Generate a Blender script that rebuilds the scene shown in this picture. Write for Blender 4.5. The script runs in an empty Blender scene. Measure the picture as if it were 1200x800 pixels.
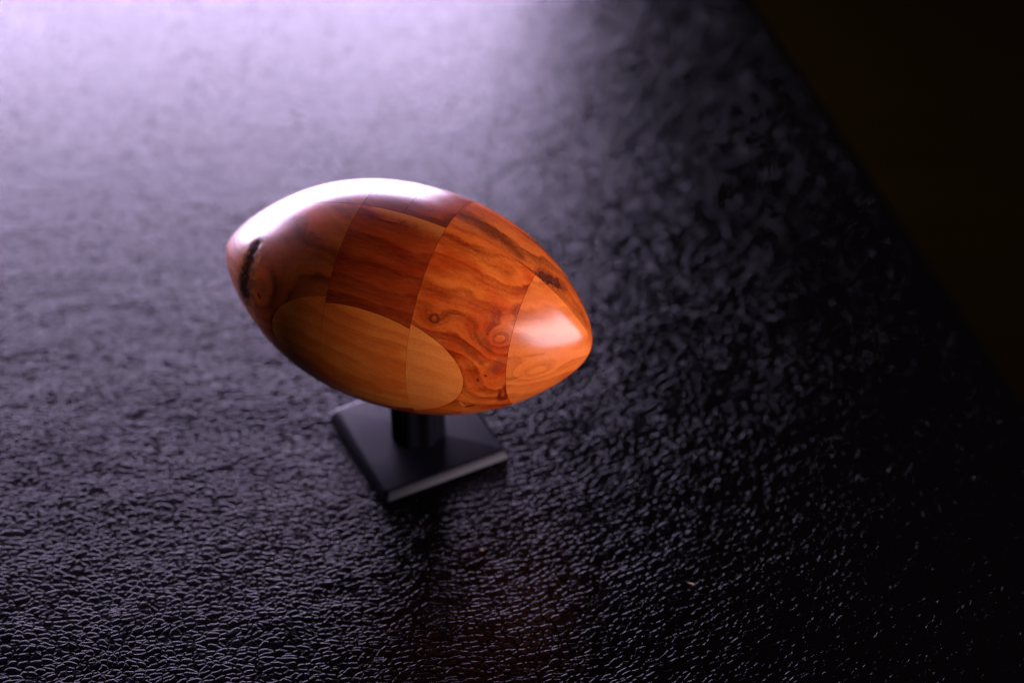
import bpy, bmesh, math, random
from mathutils import Vector, Matrix, noise

random.seed(7)
sc = bpy.context.scene
col = sc.collection

# ------------------------------------------------------------------ camera
PITCH = math.radians(42.25)
cam_d = bpy.data.cameras.new('camera')
cam = bpy.data.objects.new('camera', cam_d); col.objects.link(cam)
cam.location = (0.03414, -0.51522, 0.51536)
cam.rotation_euler = (math.pi/2 - PITCH, 0, 0)
cam_d.sensor_width = 36; cam_d.lens = 70
cam_d.clip_start = 0.01; cam_d.clip_end = 50
cam_d.dof.use_dof = True
cam_d.dof.focus_distance = 0.646
cam_d.dof.aperture_fstop = 4.4
sc.camera = cam

# ------------------------------------------------------------------ world (a dim room) and lamps
w = bpy.data.worlds.new('World'); sc.world = w; w.use_nodes = True
bg = w.node_tree.nodes['Background']
bg.inputs['Color'].default_value = (0.9, 0.75, 0.6, 1)
bg.inputs['Strength'].default_value = 0.004

def area(name, loc, target, sx, sy, power, color):
    d = bpy.data.lights.new(name, 'AREA'); d.shape = 'RECTANGLE'
    d.size = sx; d.size_y = sy; d.energy = power; d.color = color
    o = bpy.data.objects.new(name, d); col.objects.link(o)
    o.location = loc
    o.rotation_euler = (Vector(target) - Vector(loc)).to_track_quat('-Z', 'Y').to_euler()
    return o
# tall window behind and to the left
area('window_light', (-0.53, 0.8, 0.14), (-0.53, 0, 0.14), 1.19, 0.48, 52, (0.76, 0.62, 1.0))
# dim unseen fill added above the window, for gradual sheen and haze
area('upper_fill_light', (-0.53, 0.8, 0.65), (-0.53, 0, 0.65), 1.19, 0.53, 0.9, (0.70, 0.50, 1.0))
# soft lamp to the right of the camera
area('room_light', (0.74, -0.32, 0.24), (0, 0, 0.07), 0.80, 0.40, 12.3, (1.0, 0.81, 0.94))

sc.view_settings.view_transform = 'Standard'
sc.view_settings.look = 'None'
sc.view_settings.exposure = 0
sc.view_settings.gamma = 1
sc.cycles.use_denoising = True
sc.cycles.max_bounces = 6
sc.cycles.caustics_reflective = False
sc.cycles.caustics_refractive = False
sc.cycles.sample_clamp_indirect = 6

# ------------------------------------------------------------------ node helpers
class NB:
    def __init__(s, name):
        s.m = bpy.data.materials.new(name); s.m.use_nodes = True
        s.t = s.m.node_tree; s.t.nodes.clear()
        s.out = s.t.nodes.new('ShaderNodeOutputMaterial')
    def n(s, typ, **kw):
        x = s.t.nodes.new(typ)
        for k, v in kw.items(): setattr(x, k, v)
        return x
    def put(s, sock, v):
        if isinstance(v, bpy.types.NodeSocket): s.t.links.new(v, sock)
        elif isinstance(v, (tuple, list)) and sock.type == 'RGBA' and len(v) == 3: sock.default_value = (*v, 1)
        else: sock.default_value = v
    def ma(s, op, a, b=None, c=None, clamp=False):
        x = s.n('ShaderNodeMath', operation=op, use_clamp=clamp)
        for i, v in enumerate((a, b, c)):
            if v is not None: s.put(x.inputs[i], v)
        return x.outputs[0]
    def vm(s, op, a, b=None, sc_=None):
        x = s.n('ShaderNodeVectorMath', operation=op)
        s.put(x.inputs[0], a)
        if b is not None: s.put(x.inputs[1], b)
        if sc_ is not None: s.put(x.inputs['Scale'], sc_)
        return x.outputs['Value'] if op in ('DOT_PRODUCT', 'LENGTH', 'DISTANCE') else x.outputs['Vector']
    def noise(s, vec, scale, detail=3, rough=0.55, dist=0.0, color=False):
        x = s.n('ShaderNodeTexNoise')
        s.put(x.inputs['Vector'], vec); s.put(x.inputs['Scale'], scale)
        s.put(x.inputs['Detail'], detail); s.put(x.inputs['Roughness'], rough); s.put(x.inputs['Distortion'], dist)
        return x.outputs['Color'] if color else x.outputs['Fac']
    def sm(s, v, a, b, c=0.0, d=1.0):
        x = s.n('ShaderNodeMapRange', interpolation_type='SMOOTHSTEP')
        for i, q in enumerate((v, a, b, c, d)): s.put(x.inputs[i], q)
        return x.outputs[0]
    def mix(s, f, a, b):
        x = s.n('ShaderNodeMix', data_type='RGBA')
        s.put(x.inputs['Factor'], f); s.put(x.inputs[6], a); s.put(x.inputs[7], b)
        return x.outputs[2]
    def capsule(s, P, a, b, r, wob=None, amp=0.0):
        """distance to the segment a-b divided by r"""
        a, b = Vector(a), Vector(b); ba = b - a
        pa = s.vm('SUBTRACT', P, a)
        L2 = max(ba.length_squared, 1e-9)
        h = s.ma('DIVIDE', s.vm('DOT_PRODUCT', pa, ba), L2, clamp=True)
        d = s.vm('LENGTH', s.vm('SUBTRACT', pa, s.vm('SCALE', tuple(ba), sc_=h)))
        if isinstance(r, tuple): r = s.ma('ADD', r[0], s.ma('MULTIPLY', h, r[1]-r[0]))
        d = s.ma('DIVIDE', d, r)
        if wob is not None:
            d = s.ma('ADD', d, s.ma('MULTIPLY', s.ma('SUBTRACT', wob, 0.5), amp))
        return d

# ------------------------------------------------------------------ materials
def leather_material():
    b = NB('black_leather')
    P = b.n('ShaderNodeTexCoord').outputs['Object']
    rot = b.n('ShaderNodeMapping'); b.put(rot.inputs['Vector'], P)
    rot.inputs['Rotation'].default_value = (0, 0, math.radians(-24)); rot.inputs['Scale'].default_value = (0.72, 1.05, 1.0)
    Q = rot.outputs[0]
    wv = b.vm('SCALE', b.vm('SUBTRACT', b.noise(Q, 150, 2, color=True), (0.5, 0.5, 0.5)), sc_=0.0042)
    wv2 = b.vm('SCALE', b.vm('SUBTRACT', b.noise(Q, 26, 2, color=True), (0.5, 0.5, 0.5)), sc_=0.010)
    Q1 = b.vm('ADD', b.vm('ADD', Q, wv), wv2)
    def vor(vec, scale, feature, sm=0.0):
        v = b.n('ShaderNodeTexVoronoi', feature=feature)
        b.put(v.inputs['Vector'], vec); v.inputs['Scale'].default_value = scale
        if feature == 'SMOOTH_F1': v.inputs['Smoothness'].default_value = sm
        return v.outputs['Distance']
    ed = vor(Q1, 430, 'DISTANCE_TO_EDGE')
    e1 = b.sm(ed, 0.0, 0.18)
    f1 = vor(Q1, 430, 'F1')
    f1 = b.ma('SUBTRACT', 1.0, b.ma('MULTIPLY', f1, f1))
    e2 = b.sm(vor(b.vm('ADD', Q1, (0.31, 0.17, 0)), 820, 'DISTANCE_TO_EDGE'), 0.0, 0.16)
    fine = b.noise(Q, 2600, 2)
    mid = b.noise(Q, 300, 2)
    big = b.noise(P, 30, 2)
    h = b.ma('MULTIPLY', e1, 0.40)
    h = b.ma('ADD', h, b.ma('MULTIPLY', f1, 0.36))
    h = b.ma('ADD', h, b.ma('MULTIPLY', e2, 0.07))
    h = b.ma('ADD', h, b.ma('MULTIPLY', mid, 0.14))
    h = b.ma('ADD', h, b.ma('MULTIPLY', fine, 0.03))
    h = b.ma('ADD', h, b.ma('MULTIPLY', big, 0.6))
    rg = b.noise(P, 70, 4)
    def lobe(dist, r0):
        bump = b.n('ShaderNodeBump'); bump.inputs['Strength'].default_value = 1.0
        bump.inputs['Distance'].default_value = dist
        b.put(bump.inputs['Height'], h)
        gl = b.n('ShaderNodeBsdfGlossy', distribution='BECKMANN')
        b.put(gl.inputs['Roughness'], b.ma('ADD', r0, b.ma('MULTIPLY', rg, 0.06)))
        b.put(gl.inputs['Normal'], bump.outputs[0])
        return gl.outputs[0], bump.outputs[0]
    soft, nsoft = lobe(0.00012, 0.225)        # worn finish: a soft even sheen
    grain, ngrain = lobe(0.00029, 0.21)      # the embossed grain itself
    g2 = b.n('ShaderNodeMixShader'); g2.inputs[0].default_value = 0.45
    b.put(g2.inputs[1], soft); b.put(g2.inputs[2], grain)
    df = b.n('ShaderNodeBsdfDiffuse'); b.put(df.inputs['Color'], (0.0012, 0.0010, 0.0011)); b.put(df.inputs['Normal'], nsoft)
    fr = b.n('ShaderNodeFresnel'); fr.inputs['IOR'].default_value = 1.36; b.put(fr.inputs['Normal'], nsoft)
    mx = b.n('ShaderNodeMixShader')
    b.put(mx.inputs[0], b.ma('MULTIPLY', fr.outputs[0], b.sm(ed, 0.0, 0.12, 0.30, 1.0)))   # gloss cut in creases, standing in for shade the bump cannot cast
    b.put(mx.inputs[1], df.outputs[0]); b.put(mx.inputs[2], g2.outputs[0])
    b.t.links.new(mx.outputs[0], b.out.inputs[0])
    return b.m

def floor_material():
    b = NB('dark_brown_floor')
    P = b.n('ShaderNodeTexCoord').outputs['Object']
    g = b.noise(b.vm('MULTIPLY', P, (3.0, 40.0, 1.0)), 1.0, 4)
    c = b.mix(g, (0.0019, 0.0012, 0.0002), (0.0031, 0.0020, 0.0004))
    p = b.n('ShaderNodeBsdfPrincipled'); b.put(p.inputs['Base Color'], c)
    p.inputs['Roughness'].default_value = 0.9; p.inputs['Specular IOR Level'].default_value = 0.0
    b.t.links.new(p.outputs[0], b.out.inputs[0])
    return b.m

def black_gloss(name, rough):
    b = NB(name)
    P = b.n('ShaderNodeTexCoord').outputs['Object']
    p = b.n('ShaderNodeBsdfPrincipled')
    b.put(p.inputs['Base Color'], (0.003, 0.003, 0.005)); p.inputs['IOR'].default_value = 1.24
    s = b.noise(b.vm('MULTIPLY', P, (600, 90, 600)), 1.0, 3)
    b.put(p.inputs['Roughness'], b.ma('ADD', rough, b.ma('MULTIPLY', s, 0.10)))
    bump = b.n('ShaderNodeBump'); bump.inputs['Strength'].default_value = 0.25; bump.inputs['Distance'].default_value = 0.0001
    b.put(bump.inputs['Height'], b.noise(P, 900, 3)); b.put(p.inputs['Normal'], bump.outputs[0])
    b.t.links.new(p.outputs[0], b.out.inputs[0])
    return b.m

def wood(name, light, mid, dark, seed, ringdir=(0.02, 0.10, 0.16), amp=2.2, contrast=0.55, fib=1.0,
         iso=0.0, knots=(), marks=(), rings=(), blotch=0.5):
    """knots: (centre, radii, amount) bend the growth rings; marks: (a, b, r, soft, wobble, colour, weight);
    rings: (centre, radius, width, colour).  All in millimetres in the ball's own frame."""
    b = NB(name); contrast *= 1.3; fib *= 1.35
    P = b.vm('ADD', b.vm('SCALE', b.n('ShaderNodeTexCoord').outputs['Object'], sc_=1000.0), (-1.1, 0, 0))
    S = b.vm('ADD', P, (seed*13.7, seed*7.1, seed*3.3))
    # growth ring field
    low = b.noise(b.vm('MULTIPLY', S, (0.022, 0.06, 0.06)), 1.0, 2)
    med = b.noise(b.vm('MULTIPLY', S, (0.09, 0.35, 0.35)), 1.0, 3)
    f = b.ma('ADD', b.vm('DOT_PRODUCT', P, ringdir), b.ma('MULTIPLY', low, amp))
    f = b.ma('ADD', f, b.ma('MULTIPLY', med, 0.42))
    for c, r, k in knots:
        q = b.vm('DIVIDE', b.vm('SUBTRACT', P, c), r)
        e = b.ma('POWER', 2.718, b.ma('MULTIPLY', b.vm('DOT_PRODUCT', q, q), -1.0))
        f = b.ma('ADD', f, b.ma('MULTIPLY', e, k))
    fr = b.ma('FRACT', f)
    ring = b.ma('MULTIPLY', b.sm(fr, 0.0, 0.82), b.sm(fr, 1.0, 0.86))       # slow rise, sharp fall: late wood
    fr2 = b.ma('FRACT', b.ma('MULTIPLY', f, 3.3))
    ring2 = b.ma('MULTIPLY', b.sm(fr2, 0.0, 0.75), b.sm(fr2, 1.0, 0.8))
    # fibres
    fa = b.noise(b.vm('MULTIPLY', S, (0.14, 2.2, 2.2)), 1.0, 4, 0.65)
    fb = b.noise(b.vm('MULTIPLY', S, (1.5, 1.7, 1.7)), 1.0, 4, 0.8)
    pore = b.sm(b.noise(b.vm('MULTIPLY', S, (0.7, 5.5, 5.5)), 1.0, 2), 0.60, 0.72)
    bl = b.noise(b.vm('MULTIPLY', S, (0.05, 0.09, 0.09)), 1.0, 3)
    var = b.noise(b.vm('MULTIPLY', S, (0.03, 0.10, 0.10)), 1.0, 2)
    t = b.ma('MULTIPLY', ring, b.ma('MULTIPLY', b.sm(var, 0.3, 0.7, 0.35, 1.0), contrast))
    t = b.ma('ADD', t, b.ma('MULTIPLY', ring2, contrast*0.22))
    t = b.ma('ADD', t, b.ma('MULTIPLY', b.ma('SUBTRACT', fa, 0.5), 0.85*fib))
    t = b.ma('ADD', t, b.ma('MULTIPLY', b.ma('SUBTRACT', fb, 0.5), 0.42+iso))
    t = b.ma('ADD', t, b.ma('MULTIPLY', pore, 0.22*fib), clamp=True)
    c = b.mix(b.sm(bl, 0.35, 0.68, 0.0, blotch), light, mid)
    c = b.mix(t, c, dark)
    # small pale flecks
    fl = b.noise(b.vm('MULTIPLY', S, (0.30, 0.42, 0.42)), 1.0, 1)
    c = b.mix(b.sm(fl, 0.70, 0.78, 0, 0.35), c, light)
    wob = b.noise(P, 0.55, 3)
    bumph = b.ma('ADD', b.ma('MULTIPLY', fa, 0.4), b.ma('MULTIPLY', fb, 0.6))
    scr = b.noise(b.vm('MULTIPLY', S, (4.5, 0.25, 0.25)), 1.0, 2, 0.6)
    smu = b.noise(S, 0.06, 3)
    bumph = b.ma('ADD', bumph, b.ma('MULTIPLY', scr, 0.5))
    rough = b.ma('ADD', b.ma('ADD', 0.15, b.ma('MULTIPLY', scr, 0.06)), b.ma('MULTIPLY', smu, 0.10)); spec = 0.5
    for a, e_, r, soft, wa, cc, wt in marks:
        d = b.capsule(P, a, e_, r, wob, wa)
        msk = b.sm(d, 1.0+soft, 1.0-soft, 0.0, wt)
        if cc in ('bark', 'void'):
            bn = b.sm(b.noise(P, 1.1, 4, 0.7), 0.45, 0.75)
            c = b.mix(msk, c, b.mix(bn, (0.006, 0.004, 0.003), (0.11, 0.08, 0.065) if cc == 'bark' else (0.02, 0.012, 0.006)))
            if cc == 'bark': rough = b.ma('ADD', rough, b.ma('MULTIPLY', msk, 0.5))
            spec = b.ma('MULTIPLY', spec, b.ma('SUBTRACT', 1.0, msk))
            if cc == 'bark': bumph = b.ma('ADD', bumph, b.ma('MULTIPLY', msk, b.ma('MULTIPLY', bn, 6.0)))
        else:
            c = b.mix(msk, c, cc)
    for ce, r, wd, cc in rings:
        d = b.vm('DISTANCE', P, ce)
        d = b.ma('ADD', d, b.ma('MULTIPLY', b.ma('SUBTRACT', wob, 0.5), 1.3))
        dd = b.ma('ABSOLUTE', b.ma('SUBTRACT', d, r))
        c = b.mix(b.sm(dd, wd, wd*0.2, 0.0, 0.75), c, cc)
    bump = b.n('ShaderNodeBump'); bump.inputs['Strength'].default_value = 0.20; bump.inputs['Distance'].default_value = 0.00007
    b.put(bump.inputs['Height'], bumph)
    p = b.n('ShaderNodeBsdfPrincipled')
    b.put(p.inputs['Base Color'], c); b.put(p.inputs['Roughness'], rough); b.put(p.inputs['Specular IOR Level'], spec)
    p.inputs['IOR'].default_value = 1.5
    b.put(p.inputs['Normal'], bump.outputs[0])
    b.t.links.new(p.outputs[0], b.out.inputs[0])
    return b.m

# ------------------------------------------------------------------ object helpers
def link(name, mesh, mat, parent=None):
    o = bpy.data.objects.new(name, mesh); col.objects.link(o)
    if mat: mesh.materials.append(mat)
    o.parent = parent
    return o
def tag(o, label, cat): o['label'] = label; o['category'] = cat
def from_bm(name, bm, mat, parent=None, smooth=None):
    me = bpy.data.meshes.new(name); bm.to_mesh(me); bm.free()
    if smooth:
        for p in me.polygons: p.use_smooth = True
        me.set_sharp_from_angle(angle=math.radians(smooth))
    return link(name, me, mat, parent)

# ------------------------------------------------------------------ the leather-covered bench and the floor
FLOOR_Z = -0.20
bm = bmesh.new()
E0, E1 = Vector((0.152, 0.293, 0)), Vector((0.226, 0.026, 0))      # two points on its right-hand edge
ed = (E1 - E0).normalized(); en = Vector((ed.y, -ed.x, 0))          # en points into the bench
if en.x > 0: en = -en
corners = [E0 - ed*0.16, E0 + ed*1.05, E0 + ed*1.05 + en*1.15, E0 - ed*0.16 + en*1.15]
vt = [bm.verts.new((c.x, c.y, 0)) for c in corners]
vb = [bm.verts.new((c.x, c.y, FLOOR_Z)) for c in corners]
bm.faces.new(vt); bm.faces.new(vb[::-1])
for i in range(4): bm.faces.new((vt[i], vb[i], vb[(i+1) % 4], vt[(i+1) % 4]))
bmesh.ops.recalc_face_normals(bm, faces=bm.faces)
top_e = [e for e in bm.edges if all(v.co.z > -0.01 for v in e.verts)]
bmesh.ops.bevel(bm, geom=top_e, offset=0.009, segments=6, affect='EDGES', profile=0.5)
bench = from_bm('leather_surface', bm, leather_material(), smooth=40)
bench['kind'] = 'structure'; bench['label'] = 'black pebbled leather surface under the stand'

bm = bmesh.new()
bmesh.ops.create_grid(bm, x_segments=1, y_segments=1, size=3.0)
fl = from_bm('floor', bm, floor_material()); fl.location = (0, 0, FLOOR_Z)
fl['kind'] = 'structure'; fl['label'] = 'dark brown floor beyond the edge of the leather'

# ------------------------------------------------------------------ the stand
stand = bpy.data.objects.new('display_stand', None); col.objects.link(stand)
stand.empty_display_size = 0.02
stand.rotation_euler = (0, 0, 0.4713)
tag(stand, 'small glossy black stand with a square base under the wooden ball', 'stand')
gloss = black_gloss('black_acrylic', 0.26)
HS = 0.0252
def plate_bm(levels):
    """levels: (z, half size); rounded-corner square rings stacked and capped"""
    bm = bmesh.new(); rings = []
    for z, h, r in levels:
        ring = []
        for cxs, cys, a0 in ((1, 1, 0), (-1, 1, 90), (-1, -1, 180), (1, -1, 270)):
            for k in range(7):
                a = math.radians(a0 + 15*k)
                ring.append(bm.verts.new((cxs*(h-r) + r*math.cos(a), cys*(h-r) + r*math.sin(a), z)))
        rings.append(ring)
    n = len(rings[0])
    for A, B in zip(rings, rings[1:]):
        for i in range(n): bm.faces.new((A[i], A[(i+1) % n], B[(i+1) % n], B[i]))
    bm.faces.new(rings[0][::-1]); bm.faces.new(rings[-1])
    return bm
from_bm('base_plate', plate_bm([(0.0002, HS-0.0004, 0.0018), (0.0006, HS, 0.002), (0.0012, HS, 0.002),
                                (0.0038, HS-0.0016, 0.0016), (0.0041, HS-0.0020, 0.0014), (0.0042, HS-0.0025, 0.0012)]),
        gloss, stand, smooth=28)
def lathe(prof, seg=72, flute=0.0, nfl=12):
    bm = bmesh.new(); rings = []
    for r, z in prof:
        rings.append([bm.verts.new((r*(1-flute*(0.5-0.5*math.cos(nfl*2*math.pi*i/seg)))*math.cos(2*math.pi*i/seg),
                                    r*(1-flute*(0.5-0.5*math.cos(nfl*2*math.pi*i/seg)))*math.sin(2*math.pi*i/seg), z)) for i in range(seg)])
    for A, B in zip(rings, rings[1:]):
        for i in range(seg): bm.faces.new((A[i], A[(i+1) % seg], B[(i+1) % seg], B[i]))
    bm.faces.new(rings[0][::-1]); bm.faces.new(rings[-1])
    return bm
BALL_C = Vector((-0.0026, -0.0002, 0.0686)); RAD = 0.03855; HL = 0.0679
bot = BALL_C.z - RAD
from_bm('post', lathe([(0.0104, 0.0043), (0.0104, bot-0.0035)], 144, 0.12, 8), gloss, stand, smooth=50)
from_bm('cup', lathe([(0.0104, bot-0.0035), (0.0118, bot-0.0028), (0.0122, bot+0.0010), (0.0118, bot+0.0017),
                      (0.0106, bot+0.0014), (0.0060, bot+0.0002), (0.001, bot-0.0002)], 72), gloss, stand, smooth=50)

# ------------------------------------------------------------------ the wooden ball
YAW, TILT = -0.3866, -0.0083
ball = bpy.data.objects.new('wooden_ball', None); col.objects.link(ball)
ball.empty_display_size = 0.03
ball.rotation_euler = (0, -TILT, YAW)
tag(ball, 'varnished lemon-shaped wooden ball glued up from reddish brown blocks', 'wooden ball')
Rb = ball.rotation_euler.to_matrix()
ball.location = BALL_C - Rb @ Vector((0, 0, RAD))

VOIDS = [((-47.3, -15.2, 18.2), (-48.9, -21.8, 3.6), 3.0, 0.4), ((49.7, 2.6, 23.2), (53.7, 4.9, 19.8), 1.9, 0.7)]
def seg_d(p, a, b):
    a, b = Vector(a), Vector(b); ba = b-a
    h = max(0, min(1, (p-a).dot(ba)/ba.length_squared))
    return (p-a-ba*h).length
def full_ball():
    bm = bmesh.new(); NX, NP = 150, 240; rings = []
    for i in range(1, NX):
        t = math.sin(-math.pi/2 + math.pi*i/NX)
        ca, cb = (-0.125, -0.273) if t < 0 else (-0.079, -0.240)
        r = RAD*math.sqrt(1-t*t)*(1 + ca*t*t + cb*t**4)
        ring = []
        for j in range(NP):
            a = 2*math.pi*j/NP
            p = Vector((HL*t, r*math.cos(a), r*math.sin(a)))
            pm = p*1000
            for A, B, rr, dep in VOIDS:
                if (pm - Vector(A)).length < 30:
                    d = seg_d(pm, A, B)/rr + 0.5*noise.noise(pm*0.7)
                    if d < 1.0:
                        p = p*(1 - dep*0.001*(1-d)**0.5/p.length*(0.7+0.6*noise.noise(pm*1.7)))
            ring.append(bm.verts.new(p))
        rings.append(ring)
    for A, B in zip(rings, rings[1:]):
        for j in range(NP): bm.faces.new((A[j], B[j], B[(j+1) % NP], A[(j+1) % NP]))
    pl = bm.verts.new((-HL, 0, 0)); pr = bm.verts.new((HL, 0, 0))
    for j in range(NP):
        bm.faces.new((pl, rings[0][j], rings[0][(j+1) % NP])); bm.faces.new((pr, rings[-1][(j+1) % NP], rings[-1][j]))
    bmesh.ops.recalc_face_normals(bm, faces=bm.faces)
    me = bpy.data.meshes.new('tmp'); bm.to_mesh(me); bm.free()
    return me
FULL = full_ball()
GAP = 0.00006
def block(x0, x1, y0, y1):
    bm = bmesh.new(); bm.from_mesh(FULL)
    cuts = []
    if x0 is not None: cuts.append(((x0/1000+GAP, 0, 0), (-1, 0, 0)))
    if x1 is not None: cuts.append(((x1/1000-GAP, 0, 0), (1, 0, 0)))
    if y0 is not None: cuts.append(((0, y0/1000+GAP, 0), (0, -1, 0)))
    if y1 is not None: cuts.append(((0, y1/1000-GAP, 0), (0, 1, 0)))
    for co, no in cuts:
        bmesh.ops.bisect_plane(bm, geom=bm.verts[:]+bm.edges[:]+bm.faces[:], dist=1e-7, plane_co=co, plane_no=no, clear_outer=True)
        be = [e for e in bm.edges if e.is_boundary]
        if be: bmesh.ops.edgeloop_fill(bm, edges=be)
    bmesh.ops.recalc_face_normals(bm, faces=bm.faces)
    return bm

X = (-43.5, -13.2, 17.1, 47.5)
YB = (-2.6, -2.4, 0.4)             # back glue plane
YL = (-31.4, -32.5, -31.6)        # front glue plane, left / middle / right
RED = (0.20, 0.020, 0.004); BLK = (0.012, 0.006, 0.003)
m_tipL = wood('wood_left_tip', (0.55, 0.155, 0.026), (0.40, 0.09, 0.014), (0.10, 0.018, 0.004), 1, contrast=0.5,
    marks=[((-48.4, -14.8, 17.8), (-50.0, -21.0, 3.5), (3.2, 5.6), 0.55, 1.8, 'void', 0.96)])
m_left = wood('wood_left', (0.56, 0.115, 0.015), (0.44, 0.060, 0.008), (0.08, 0.013, 0.003), 2, ringdir=(0.02, 0.05, 0.07), amp=1.4, contrast=0.55, fib=0.6,
    knots=[((-42.0, -26.6, 8.0), (15, 13, 15), 3.2)],
    marks=[((-42.5, -26.4, 8.0), (-41.8, -26.8, 7.6), 0.8, 0.4, 0.6, BLK, 0.9)])
m_midL = wood('wood_middle_left', (0.40, 0.052, 0.007), (0.28, 0.018, 0.003), (0.09, 0.007, 0.002), 3, ringdir=(0.004, 0.10, 0.09), amp=1.6, contrast=0.5, fib=1.1, blotch=0.9,
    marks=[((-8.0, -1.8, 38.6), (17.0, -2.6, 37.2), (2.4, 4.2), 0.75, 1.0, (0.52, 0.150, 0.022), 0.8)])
m_midR = wood('wood_middle_right', (0.72, 0.155, 0.018), (0.52, 0.052, 0.005), (0.19, 0.014, 0.002), 4, ringdir=(0.010, 0.09, 0.11), amp=2.0, contrast=0.58, fib=0.9, blotch=0.9,
    knots=[((43.6, -22.7, 14.4), (8.5, 7, 6.0), 2.4), ((43.0, -22.8, 14.6), (2.6, 2.4, 1.6), 0.9), ((23.0, -28.5, 21.4), (4.5, 4, 4), 0.75), ((42, -27, -2), (7, 7, 8), 1.0)],
    marks=[((40.0, -23.0, 19.0), (39.3, -24.4, 14.8), 0.16, 0.5, 0.5, (0.10, 0.02, 0.008), 0.9),
           ((37.5, -26.2, 16.5), (41.5, -25.6, 11.5), (1.2, 0.6), 0.95, 2.6, (0.12, 0.024, 0.006), 0.55),
           ((33.5, -29.0, 13.0), (40.0, -28.2, 7.0), (1.1, 0.5), 0.95, 2.8, (0.12, 0.024, 0.006), 0.5),
           ((44.6, -24.8, 7.0), (42.6, -26.4, 4.6), 1.6, 0.8, 2.0, (0.16, 0.035, 0.020), 0.4),
           ((46.2, -22.6, 9.5), (45.4, -24.0, -10.0), (0.2, 2.4), 0.3, 0.35, (0.17, 0.013, 0.003), 0.9),
           ((44.4, -25.6, -4.5), (44.0, -24.6, -9.5), 0.35, 0.6, 0.8, (0.07, 0.010, 0.003), 0.7),
           ((45.5, -25.2, 0.0), (45.2, -24.2, -8.6), (0.2, 0.5), 0.9, 0.5, (0.50, 0.10, 0.020), 0.6),
           ((38.3, -29.4, 1.0), (38.5, -29.3, 0.4), 0.5, 0.5, 0.8, BLK, 0.8),
           ((40.6, -28.5, 2.6), (41.0, -28.3, 2.2), 0.35, 0.5, 0.8, BLK, 0.8),
           ((34.0, -28.6, -14.0), (36.0, -28.0, -13.4), 0.55, 0.4, 0.6, BLK, 0.85),
           ((32.5, -30.2, -10.8), (33.2, -29.0, -13.4), 0.5, 0.5, 0.5, (0.66, 0.22, 0.05), 0.7)],
    rings=[((23.0, -28.5, 21.4), 1.35, 0.75, (0.06, 0.014, 0.005))])
m_tipR = wood('wood_right_tip', (0.74, 0.190, 0.030), (0.62, 0.105, 0.013), (0.30, 0.040, 0.006), 5, ringdir=(0.006, 0.05, 0.12), amp=1.3, contrast=0.4, fib=0.6,
    knots=[((54.0, -18.5, 0.5), (10.0, 7, 3.6), 1.7)],
    marks=[((46.8, -22.6, 8.0), (58.0, -14.5, 6.6), (0.7, 0.2), 0.95, 2.4, (0.22, 0.045, 0.015), 0.5),
           ((46.6, -24.8, -0.6), (52.0, -21.4, 0.0), (1.0, 0.15), 0.95, 2.0, (0.17, 0.035, 0.010), 0.5),
           ((47.2, -21.0, -11.0), (49.6, -19.4, -10.0), (0.7, 0.2), 0.9, 1.4, (0.20, 0.05, 0.02), 0.5)])
m_oval = wood('wood_oval_left', (0.88, 0.260, 0.036), (0.68, 0.115, 0.013), (0.34, 0.045, 0.006), 6, contrast=0.3, fib=0.5, iso=0.5, blotch=0.75)
m_ovalR = wood('wood_oval_right', (0.80, 0.235, 0.038), (0.70, 0.155, 0.021), (0.36, 0.055, 0.008), 7, contrast=0.2, fib=0.3, iso=0.7,
    marks=[((16.3, -36.2, -2.0), (16.3, -33.0, -16.0), 0.35, 0.7, 0.6, (0.72, 0.28, 0.07), 0.5),
           ((24.0, -34.9, 0.0), (29.5, -32.8, -7.0), (0.25, 0.5), 0.9, 0.8, (0.74, 0.30, 0.09), 0.4)])
m_back1 = wood('wood_back_dark', (0.24, 0.036, 0.006), (0.16, 0.016, 0.003), (0.05, 0.007, 0.002), 8, contrast=0.5)
m_back2 = wood('wood_back_red', (0.30, 0.045, 0.007), (0.22, 0.026, 0.004), (0.06, 0.008, 0.002), 9, contrast=0.5)
m_back3 = wood('wood_back_right', (0.58, 0.120, 0.017), (0.42, 0.055, 0.007), (0.09, 0.012, 0.003), 10, ringdir=(0.01, 0.12, 0.04), amp=2.0, contrast=0.6,
    marks=[((48.6, 2.6, 23.2), (52.6, 4.9, 19.8), 2.3, 0.25, 1.6, 'bark', 1.0),
           ((48.0, 3.4, 23.8), (54.0, 6.0, 18.5), 2.8, 0.5, 1.4, (0.13, 0.016, 0.004), 0.6),
           ((16.5, 9.0, 36.0), (40.0, 3.5, 28.5), (3.2, 1.6), 0.9, 1.2, (0.10, 0.018, 0.005), 0.75)])
cells = [
    (None, X[0], YL[0], YB[0], m_tipL), (X[0], X[1], YL[0], YB[0], m_left), (X[1], X[2], YL[1], YB[1], m_midL),
    (X[2], X[3], YL[2], YB[2], m_midR), (X[3], None, YL[2], YB[2], m_tipR),
    (None, X[1], None, YL[0], m_oval), (X[1], X[2], None, YL[1], m_oval), (X[2], None, None, YL[2], m_ovalR),
    (None, X[1], YB[0], None, m_back2), (X[1], 1.8, YB[1], None, m_back1), (1.8, X[2], YB[1], None, m_back2), (X[2], None, YB[2], None, m_back3),
]
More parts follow.
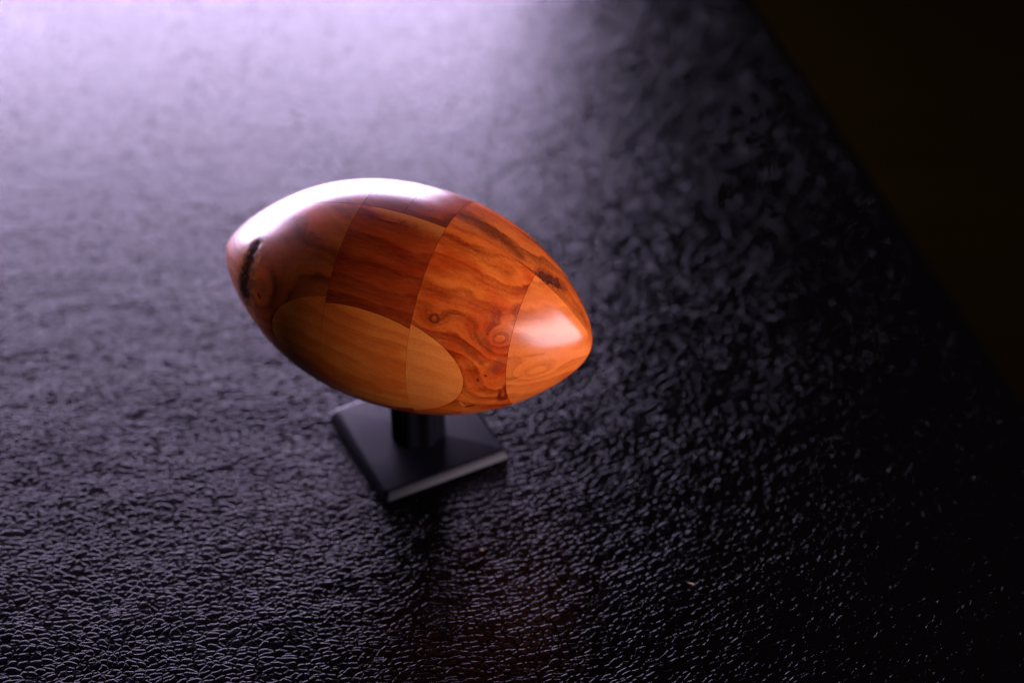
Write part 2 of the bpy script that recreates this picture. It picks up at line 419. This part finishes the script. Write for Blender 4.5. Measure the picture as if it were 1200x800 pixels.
for x0, x1, y0, y1, mt in cells:
    o = from_bm('wood_block', block(x0, x1, y0, y1), mt, ball, smooth=30)
    o.location = (0, 0, RAD)
bpy.data.meshes.remove(FULL)

# ------------------------------------------------------------------ a bit of lint on the leather
def lint_material():
    b = NB('pale_lint')
    P = b.n('ShaderNodeTexCoord').outputs['Object']
    p = b.n('ShaderNodeBsdfPrincipled'); p.inputs['Roughness'].default_value = 0.9
    b.put(p.inputs['Base Color'], b.mix(b.noise(P, 3000, 2), (0.35, 0.20, 0.14), (0.6, 0.42, 0.34)))
    b.t.links.new(p.outputs[0], b.out.inputs[0])
    return b.m
def fibre(pts, r, seg=6):
    bm = bmesh.new(); rings = []
    for i, p in enumerate(pts):
        a = pts[max(i-1, 0)]; c = pts[min(i+1, len(pts)-1)]
        t = (Vector(c)-Vector(a)).normalized(); u = t.cross(Vector((0, 0, 1))).normalized(); v = u.cross(t)
        rr = r*(0.35 if i in (0, len(pts)-1) else 1.0)
        rings.append([bm.verts.new(Vector(p)+rr*(math.cos(k*2*math.pi/seg)*u+math.sin(k*2*math.pi/seg)*v)) for k in range(seg)])
    for A, B in zip(rings, rings[1:]):
        for k in range(seg): bm.faces.new((A[k], A[(k+1) % seg], B[(k+1) % seg], B[k]))
    bm.faces.new(rings[0][::-1]); bm.faces.new(rings[-1])
    bmesh.ops.recalc_face_normals(bm, faces=bm.faces)
    return bm
lint = from_bm('lint_fibre', fibre([(-0.0013, 0.0005, 0.0003), (-0.0007, 0.0002, 0.0004), (0, -0.0001, 0.0004), (0.0006, -0.0001, 0.0003), (0.0011, -0.0005, 0.0003)], 0.00022),
               lint_material(), smooth=60)
lint.location = (0.0950, -0.0702, 0)
tag(lint, 'tiny pale fibre of lint on the dark leather right of the stand', 'lint')
speck = from_bm('lint_speck', fibre([(-0.0005, 0, 0.0003), (0, 0.0002, 0.0004), (0.0005, 0.0001, 0.0003)], 0.00025), lint.data.materials[0], smooth=60)
speck.location = (0.0238, -0.0552, 0)
tag(speck, 'tiny tan speck of lint in the shadow in front of the stand', 'lint')
